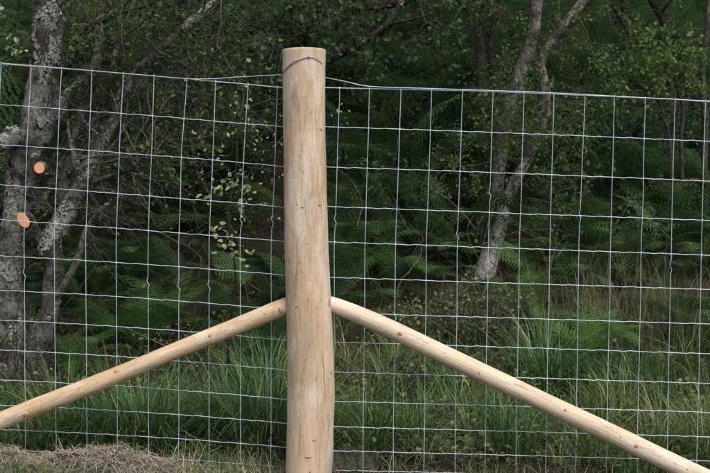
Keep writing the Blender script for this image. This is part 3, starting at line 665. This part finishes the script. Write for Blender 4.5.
far_tree('thin dark curved trunk between the grey trunk and the birch', [(503, 150, 6.5, 0), (500, 110, 6, 0), (495, 85, 6, 0), (490, 55, 6, 0), (492, 30, 5.5, 0), (499, 5, 5, 0), (503, -60, 4, 0)], 6.6, M['bark_dark'], M['leaf_dark'], None, [(505, 0, 4), (470, 0, 4)], [[(492, 40, 3, 0), (478, 20, 2.4, -.1), (462, 8, 2, -.2)], [(497, 95, 3, 0), (515, 80, 2, .1), (530, 70, 1.5, .2)]], .05)
far_tree('thin dark forked stem high on the slope right of the birch', [(634, 80, 5, 0), (631, 45, 5, 0), (626, 20, 4.5, 0), (622, 0, 4.5, 0), (615, -80, 4, 0)], 8.6, M['bark_dark'], M['leaf_dark'], ((4.0, 9.8, 7.4), (2.6, 2.2, 2), 105, 42, .11, .35), [(600, 10, 5), (640, 15, 5), (580, 30, 4), (560, 5, 4)], [[(629, 35, 4, 0), (622, 22, 3, -.1), (612, 5, 3, -.2)]])
far_tree('dark slim trunk with a kink near the top right corner', [(676, 90, 7, 0), (668, 45, 6.5, 0), (663, 22, 6.5, 0), (656, 8, 7, 0), (650, -8, 7, 0), (640, -90, 6, .1)], 7.6, M['bark_dark'], M['leaf_dark'], ((3.4, 7.4, 6.6), (2.4, 2.0, 1.8), 105, 42, .1, .33), [(690, 15, 6), (670, 5, 5), (705, 35, 5), (645, 30, 4)], [[(660, 15, 4, 0), (672, -2, 3.5, -.1), (690, -30, 3, 0)]])
far_tree('pale grey trunk at the far right edge of the netting', [(706, 220, 8, 0), (704, 170, 7, 0), (705, 120, 6.5, 0), (702, 80, 6, 0), (708, 20, 5, 0), (715, -60, 4, .2)], 5.6, M['bark_grey'], M['leaf_dark'], None, [(700, 60, 3), (712, 90, 3)])
far_tree('shadowed trunk deep in the wood left of the post', [(196, 260, 12, 0), (193, 200, 11, 0), (197, 120, 10, 0), (190, 60, 9, 0), (182, 0, 8, 0), (170, -100, 7, .2)], 5.2, M['bark_dark'], M['leaf_dark'], ((-1.9, 6.6, 5.9), (2.4, 2.0, 1.9), 115, 42, .1, .33), [(170, 40, 4), (215, 20, 5), (150, 90, 4), (250, 80, 4), (130, 140, 4), (200, 140, 4)])
# ---- the bright sapling by the right edge
t = Tree('oak_sapling', 'small multi-stemmed sapling with bright yellow-green crown near the right edge', ground_at(676, 178), M['bark_grey'], M['leaf_bright'])
for seq in ([(672, 180, 4, 0), (671, 150, 3.8, 0), (667, 125, 3.4, 0), (660, 105, 3, 0), (650, 88, 2.4, 0), (640, 70, 2, 0)], [(682, 180, 4.4, .1), (681, 140, 4.2, .1), (683, 110, 4, .1), (678, 90, 3.4, .1), (676, 70, 2.6, .1)], [(683, 112, 3, .1), (690, 95, 2.4, .1), (694, 78, 1.8, .1)], [(667, 125, 2.4, 0), (654, 108, 2, -.1), (645, 104, 1.6, -.2)]):
    t.stem(*px(seq, 5.4), 'trunk' if seq[0][2] >= 4 else 'branch', 8, .05)
for x, y, n in [(632, 55, 6), (645, 50, 7), (660, 48, 7), (670, 52, 7), (640, 64, 6), (655, 62, 7), (620, 80, 4), (675, 62, 5), (690, 48, 4), (615, 83, 4), (650, 75, 4), (698, 84, 4), (630, 90, 3), (665, 80, 3), (685, 70, 3)]:
    for k in range(n): t.twig(P(x + rng.normal(0, 6), y + rng.normal(0, 4), 5.2 + rng.normal(0, .2)), rng.normal(0, .8, 3), .3, .0035, 1, 9, .05, .3, .35, .0)
t.done()

# ------------------------------------------------------------------ ferns told apart one by one
FT = [mesh_np('frond', *frond(.12, 1.5 + .2 * k, 22, 9, .17, 'male', 1.35 - .06 * k, k), smooth=False) for k in range(4)]
for f in FT:
    a = f.attributes.new('var', 'FLOAT', 'POINT'); a.data.foreach_set('value', np.full(len(f.vertices), .5, np.float32)); f.materials.append(M['fern'])
def fern(x, y, h, label, n=8, az0=None):
    p = ground_at(x, y); root = empty('fern', p); tag(root, label, 'fern', 'ferns behind the netting')
    for k in range(n):
        o = obj('frond', FT[rng.integers(0, 4)], root); s = h * rng.uniform(.75, 1.15); o.scale = (s, s, s)
        o.rotation_euler = (rng.normal(0, .12), rng.normal(0, .15), k * 2 * math.pi / n + rng.normal(0, .25))
for x, y, h, label, n in [
    (105, 345, .55, 'bright green fern beside the lichen tree base', 9), (140, 352, .6, 'green fern under the upper left brace pole', 8), (75, 378, .5, 'low fern at the foot of the lichen tree', 8),
    (128, 300, .7, 'tall fern behind the left netting, highest in its clump', 8), (170, 330, .6, 'fern in the dark gap between lichen tree and post', 8), (95, 300, .6, 'fern half hidden behind the lichened side branch', 7),
    (350, 275, .75, 'fern with upright fronds just right of the post', 7), (395, 290, .7, 'fern in the shade above the pale brace pole', 7), (545, 250, .7, 'fern right of the birch foot', 8), (585, 372, .6, 'feathery fern arching over grass below the dry stems', 9),
    (600, 352, .55, 'fern tucked behind the arching fern on the right', 8), (575, 262, .8, 'tall fern between birch and dry grass stems', 8), (470, 262, .7, 'shaded fern left of the birch foot', 7), (690, 262, .7, 'fern near the right end of the netting', 8), (520, 318, .55, 'fern right of the small-leafed bush', 8)]:
    fern(x, y, h * 1.2, label, n + 2)

# ------------------------------------------------------------------ bracken over the slope (uncountable)
BT = [frond(.38, 1.55 + .12 * k, 13, 7, .32, 'bracken', 1.5 - .05 * k, 20 + k) for k in range(6)]
BN = [frond(.38, 1.55 + .12 * k, 16, 9, .33, 'bracken', 1.5 - .05 * k, 40 + k) for k in range(4)]
acc = Acc(); zones = [(1.6, 4.5, 680, BN, .68), (4.5, 9, 2000, BT, .88), (9, 20, 2000, BT, 1.25), (5.5, 13, 900, BT, 1.35)]
for y0, y1, n, T, sc_ in zones:
    y = rng.uniform(y0, y1, n); hw = (y + 5) * .40 + 1.5; x = rng.uniform(-1, 1, n) * hw
    keep = np.array([mn.noise(Vector((a * .8, b * .8, 20))) > -.16 - max(0, b - 7) * .2 for a, b in zip(x, y)])
    if y0 < 2: keep &= ~((x > .1) & (x < 2.5) & (y < 3.5)) & ~((x < -1.0) & (y < 2.6)) & ~((np.abs(x - 1.1) < .35) & (y > 2.6) & (y < 4.5))
    x, y = x[keep], y[keep]; pos = on_ground(x, y); k = rng.integers(0, len(T), len(x)); az = rng.normal(-math.pi / 2, 1.3, len(x)); Mx = tilt_rot(az, rng.normal(-.05, .33, len(x)))
    s = sc_ * rng.uniform(.45, 1.25, len(x)); v = np.clip(rng.beta(2, 2, len(x)) * .9 + .25 * np.array([mn.noise(Vector((a * .5, b * .5, 60))) for a, b in zip(x, y)]), 0, 1)
    for i in range(len(T)):
        q = k == i; scatter(acc, *T[i], Mx[q], pos[q], s[q], v[q])
tag(acc.build('bracken', M['bracken'], smooth=False), 'dark green bracken covering the slope behind the fence', 'bracken', kind='stuff')

# ------------------------------------------------------------------ scrub mixed into the bracken (uncountable)
ug = Tree('undergrowth', 'tangle of low leafy scrub between the bracken', (0, 4, G(0, 4)), M['twig'], M['leaf_dark']); ug.root['category'] = 'scrub'; ug.root['kind'] = 'stuff'
for k in range(80):
    y0 = rng.uniform(3.2, 11); x0 = rng.uniform(-1, 1) * ((y0 + 5) * .38); hh = rng.uniform(.4, 1.5)
    if x0 < -1 and y0 < 3: continue
    for q in range(4): ug.twig((x0 + rng.normal(0, .15), y0 + rng.normal(0, .15), G(x0, y0) + hh * rng.uniform(.2, .8)), rng.normal(0, .6, 3) + [0, -.1, .5], hh * .6, .006, 1, rng.choice([3, 6, 9]), .03 + .004 * y0, .3, .4, .25)
ug.done()
acc = Acc()                                            # bare stalks and fallen sticks
for k in range(150):
    y0 = rng.uniform(1.2, 9); x0 = rng.uniform(-1, 1) * ((y0 + 5) * .38); L = rng.uniform(.3, 1.1); p0 = np.array([x0, y0, G(x0, y0)]); d = rng.normal(0, .5, 3) + [0, 0, rng.choice([.2, 1.0])]; d[2] = abs(d[2]); d /= np.linalg.norm(d)
    tube(acc, catmull([p0, p0 + d * L * .5 + rng.normal(0, .05, 3), p0 + d * L + rng.normal(0, .1, 3) - [0, 0, .08]], 8), np.linspace(.005, .002, 8) * rng.uniform(.6, 1.5), 4, cap=False, a=rng.uniform(.1, .9))
tag(acc.build('dead_stalks', M['dead']), 'bare brown stalks and sticks among the bracken', 'dead stalks', kind='stuff')

# ------------------------------------------------------------------ shrubs
def shrub(name, label, base, blobs, n, leafm, size, Y, twigs=40):
    t = Tree(name, label, ground_at(*base), M['twig'], leafm); t.root['category'] = 'bush'
    for x, y, r in blobs:
        c = np.array(P(x, y, Y)); rr = r / FPX * (Y + 5)
        for k in range(max(3, int(twigs * r / 60))): 
            e = c + rng.normal(0, rr * .5, 3); b0 = np.array(t.o) + rng.normal(0, .1, 3) * [1, 1, 0]
            tube(t.tw, catmull([b0, (b0 + e) / 2 + rng.normal(0, .08, 3), e], 8) - t.o, np.linspace(.005, .0018, 8), 4, cap=False)
            for z in range(2): t.twig(e, rng.normal(0, .9, 3) + [0, 0, .2], rr * .8, .0025, 1, n, size, .2, .4, .05)
    t.done()
shrub('small_leafed_bush', 'tangled bush of small olive leaves at the foot of the birch', (480, 350), [(448, 306, 16), (462, 296, 18), (505, 296, 14), (526, 300, 14), (460, 326, 18), (492, 318, 18), (428, 330, 14), (405, 318, 12), (512, 336, 12)], 7, M['leaf_bramble'], .034, 2.6, 46)
shrub('bramble_bush', 'low leafy bramble below the upper end of the pale brace pole', (408, 378), [(400, 366, 12), (412, 378, 10), (388, 380, 8)], 7, M['leaf_bramble'], .04, .9, 40)
shrub('ivy_clump', 'ivy leaves climbing the foot of the lichen tree', (22, 392), [(22, 305, 10), (32, 315, 10), (15, 330, 10), (40, 365, 12), (60, 380, 12), (8, 372, 8)], 6, M['leaf_birch'], .036, 1.15, 30)

# ------------------------------------------------------------------ grass tussocks told apart
def tussock(x, y, h, n, label, mat='rush', spread=.08, tilt=.5, bends=(.04, .1, .22, .32, .32), wid=.95):
    p = ground_at(x, y); root = empty('grass_tussock', p); tag(root, label, 'grass', 'grass tussocks along the fence')
    a = Acc(); pos = np.column_stack([rng.normal(0, spread, n), rng.normal(0, spread, n), np.full(n, -.03)]); az = np.arctan2(pos[:, 1], pos[:, 0]) + rng.normal(0, .7, n)
    grass(a, pos, h * rng.uniform(.4, 1.2, n), rng.beta(1.3, 1.6, n), wid, list(bends), az, tilt); a.build('blades', M[mat], root)['kind'] = 'stuff'
for x, y, h, n, label in [
    (268, 448, .64, 620, 'large dense rush tussock right against the left of the post'), (232, 440, .52, 380, 'grass tussock left of the large tussock beside the post'), (148, 446, .58, 460, 'tall spreading tussock below the left brace pole'),
    (108, 445, .44, 300, 'shorter tussock beyond the dry grass heap'), (265, 400, .58, 420, 'tussock under the joint of the tan brace and post'), (545, 392, .72, 560, 'big arching tussock above the pale brace pole'), (455, 425, .34, 360, 'tussock just below the middle of the pale brace pole'),
    (510, 440, .36, 380, 'bright tussock low under the pale brace pole'), (372, 452, .3, 300, 'small tussock at the right foot of the post'), (620, 402, .36, 320, 'tussock above the lower half of the pale brace pole'), (400, 440, .3, 260, 'tussock between the soil mound and the netting on its right'), (30, 448, .3, 260, 'tussock at the far left behind the heap')]:
    tussock(x, y, h, n, label)
# dry upright stems on the right
for x, y, h, n, mat, label in [(625, 352, 1.05, 80, 'dead', 'tall dry arching grass behind the right netting, tallest of its kind'), (662, 350, .95, 75, 'dead', 'dry arching grass right of the tallest dry clump'), (596, 350, .9, 50, 'dead', 'thin dry grass left of the tallest dry clump'),
                               (640, 345, .8, 160, 'grass', 'tall green grass growing among the dry stems on the right'), (690, 350, .8, 160, 'grass', 'tall green grass by the right edge behind the netting'), (565, 330, .7, 140, 'grass', 'tall green grass between the small-leafed bush and the dry stems')]:
    tussock(x, y, h, n, label, mat, .2, .25, (.2, .35, .3, .15, 0), .42)
# ------------------------------------------------------------------ the sward (uncountable)
acc = Acc()
def sward_keep(x, y):
    k = np.array([mn.noise(Vector((a * 1.6, b * 1.6, 40))) for a, b in zip(x, y)])
    return k
for y0, y1, n, h in ((-.4, .35, 8000, .09), (.35, 1.4, 7000, .11), (1.4, 3.2, 5500, .15), (3.2, 5.5, 4000, .24)):
    y = rng.uniform(y0, y1, n); hw = (y + 5) * .38 + .25; x = rng.uniform(-1, 1, n) * hw
    dn = sward_keep(x, y); keep = dn + rng.normal(0, .12, n) > .02 + .03 * np.maximum(y, 0)
    x, y, dn = x[keep], y[keep], dn[keep]; pos = on_ground(x, y); pos[:, 2] -= .01
    grass(acc, pos, h * rng.uniform(.4, 1.4, len(x)) * (1 + .8 * dn), np.clip(rng.beta(2, 2.6, len(x)) * .75 + .2 * dn + (rng.random(len(x)) < .14) * .4, 0, 1), .7 + .15 * (y0 > 1), None, None, .5)
for k in range(230):                                   # countless small tufts
    y0 = rng.uniform(.1, 1) ** 1.2 * 3.4; x0 = rng.uniform(-1, 1) * ((y0 + 5) * .38 + .2); n = rng.integers(40, 150); hh = rng.uniform(.14, .58); v0 = rng.uniform(.0, .7)
    if x0 < -.9 and y0 > 1.0 and rng.random() < .8: continue
    dx, dy = rng.normal(0, .05, n), rng.normal(0, .05, n); pos = np.column_stack([x0 + dx, y0 + dy, np.full(n, G(x0, y0) - .02)])
    grass(acc, pos, hh * rng.uniform(.4, 1.15, n), np.clip(v0 + rng.normal(0, .12, n) + (rng.random(n) < .08) * .4, 0, 1), .75, [.04, .1, .22, .32, .32], np.arctan2(dy, dx) + rng.normal(0, .8, n) + rng.normal(0, .3), .5)
tag(acc.build('grass', M['grass']), 'rough green grass growing under and behind the fence', 'grass', kind='stuff')
# small broad-leafed plants in the sward
acc = Acc()
for k in range(260):
    y0 = rng.uniform(.2, 3.6); x0 = rng.uniform(-1, 1) * ((y0 + 5) * .37); n = rng.integers(12, 40); z0 = G(x0, y0); hh = rng.uniform(.05, .24); v0 = rng.uniform(.1, .7)
    pos = np.column_stack([x0 + rng.normal(0, .06, n), y0 + rng.normal(0, .06, n), z0 + rng.uniform(.02, hh, n)])
    scatter(acc, LEAF, LEAF_F, frames(rng.normal(0, 1, (n, 3)) * [1, 1, .4], rng.normal(0, .4, (n, 3)) + [0, -.3, .8]), pos, rng.uniform(.018, .045, n), np.clip(v0 + rng.normal(0, .15, n), 0, 1))
tag(acc.build('herbs', M['leaf_bramble'], smooth=False), 'small broad-leafed weeds mixed into the grass', 'weeds', kind='stuff')
# dead fronds, stalks and litter on the soil
acc = Acc(); n = 9000; y = rng.uniform(-.3, 6, n); x = rng.uniform(-1, 1, n) * ((y + 5) * .38 + .2); pos = on_ground(x, y); pos[:, 2] += rng.uniform(0, .06, n)
Mx = tilt_rot(rng.uniform(0, 6.28, n), rng.uniform(.6, 1.5, n))
for i in range(3):
    q = np.arange(n) % 3 == i; hh = rng.uniform(.04, .17, q.sum()); scatter(acc, *BLADES[i], Mx[q], pos[q], np.stack([hh, np.full(q.sum(), .5), hh], -1), rng.uniform(0, .8, q.sum()))
tag(acc.build('leaf_litter', M['dead']), 'brown dead stalks and litter on the ground', 'litter', kind='stuff')

# ------------------------------------------------------------------ dry grass heap and soil mound
def mound(name, px0, px1, ytop, Y, depth, mat, root, seed, base=None):
    a = Acc(); A, B = P(px0, 473, Y), P(px1, 473, Y); L = B.x - A.x; nu, nv = 46, 16; V = []
    for i in range(nu + 1):
        u = i / nu; xx = A.x + L * u; top = P(px0 + (px1 - px0) * u, ytop(u), Y).z
        for j in range(nv + 1):
            v = j / nv * 2 - 1; g0 = G(xx, Y + v * depth) - .03; e = max(0, 1 - v * v) ** .8 * min(1, 5 * u * (1 - u) + .0)
            z = g0 + (top - g0) * e + .045 * mn.noise(Vector((xx * 9 + seed, v * 4, seed))) * e + .022 * mn.noise(Vector((xx * 30, v * 11, seed))) * e; V.append((xx, Y + v * depth, z))
    V = np.array(V); q = np.array([(i * (nv + 1) + j, (i + 1) * (nv + 1) + j, (i + 1) * (nv + 1) + j + 1, i * (nv + 1) + j + 1) for i in range(nu) for j in range(nv)])
    a.add(V - np.array(root.location), q); o = a.build(name, mat, root); return V
root = empty('dry_grass_heap', P(70, 473, -.18)); tag(root, 'heap of dry grey-brown cut grass at the bottom left', 'grass heap')
V = mound('mound', -70, 200, lambda u: 458 + 3.5 * math.sin(u * 17 + 1) - 7 * math.exp(-((u - .72) / .09) ** 2) + 9 * max(0, u - .8) * 4, -.18, .22, M['soil'], root, 3)
a = Acc(); n = 9000; i = rng.integers(0, len(V), n); pos = V[i] - np.array(root.location) + rng.normal(0, .012, (n, 3)) + [0, 0, .004]
Mx = tilt_rot(rng.uniform(0, 6.28, n), rng.normal(1.45, .18, n))
for k in range(5):
    q = np.arange(n) % 5 == k; hh = rng.uniform(.03, .11, q.sum()); scatter(a, *BLADES[k], Mx[q], pos[q], np.stack([hh, np.full(q.sum(), .28), hh], -1), rng.beta(2, 2, q.sum()))
tag(a.build('straw', M['straw'], root), kind='stuff')
root = empty('soil_mound', P(352, 473, .22)); tag(root, 'small mound of dark dug soil at the right foot of the post', 'soil mound')
V = mound('mound', 318, 392, lambda u: 451 + 22 * max(0, u - .55) * 1.6, .22, .16, M['soil'], root, 8)
a = Acc(); n = 260; i = rng.integers(0, len(V), n); pos = V[i] - np.array(root.location)
scatter(a, np.array([(-.5, 0, 0), (0, .5, .05), (.5, 0, 0), (0, -.5, 0), (0, 0, .45), (0, 0, -.3)]), np.array([(0, 3, 4), (3, 2, 4), (2, 1, 4), (1, 0, 4), (3, 0, 5), (2, 3, 5), (1, 2, 5), (0, 1, 5)]), frames(rng.normal(0, 1, (n, 3))), pos, rng.uniform(.006, .022, n), rng.random(n))
tag(a.build('clod', M['soil'], root), kind='stuff')
acc = Acc()
for k in range(64):
    x0 = rng.uniform(-1.9, -.38); y0 = rng.uniform(-.42, .1) if x0 > -1.05 else rng.uniform(-.48, -.36); n = rng.integers(25, 60); dx, dy = rng.normal(0, .04, n), rng.normal(0, .04, n)
    grass(acc, np.column_stack([x0 + dx, y0 + dy, np.full(n, G(x0, y0) - .01)]), rng.uniform(.05, .17) * rng.uniform(.5, 1.3, n), np.clip(rng.uniform(.35, .9) + rng.normal(0, .15, n), 0, 1), .5, None, None, .6)
tag(acc.build('verge_grass', M['grass']), 'yellowing tufts of short grass between the heap and the post', 'grass', kind='stuff')
# dry grass and straw lying along the foot of the fence
acc = Acc(); n = 1500; x = rng.uniform(-1.3, -.35, n); y = rng.normal(-.08, .14, n); pos = on_ground(x, y); Mx = tilt_rot(rng.uniform(0, 6.28, n), rng.normal(1.2, .35, n))
for k in range(5):
    q = np.arange(n) % 5 == k; hh = rng.uniform(.05, .16, q.sum()); scatter(acc, *BLADES[k], Mx[q], pos[q], np.stack([hh, np.full(q.sum(), .4), hh], -1), rng.uniform(.1, 1, q.sum()))
tag(acc.build('dry_grass', M['straw']), 'scattered dry grass left of the post foot', 'dry grass', kind='stuff')
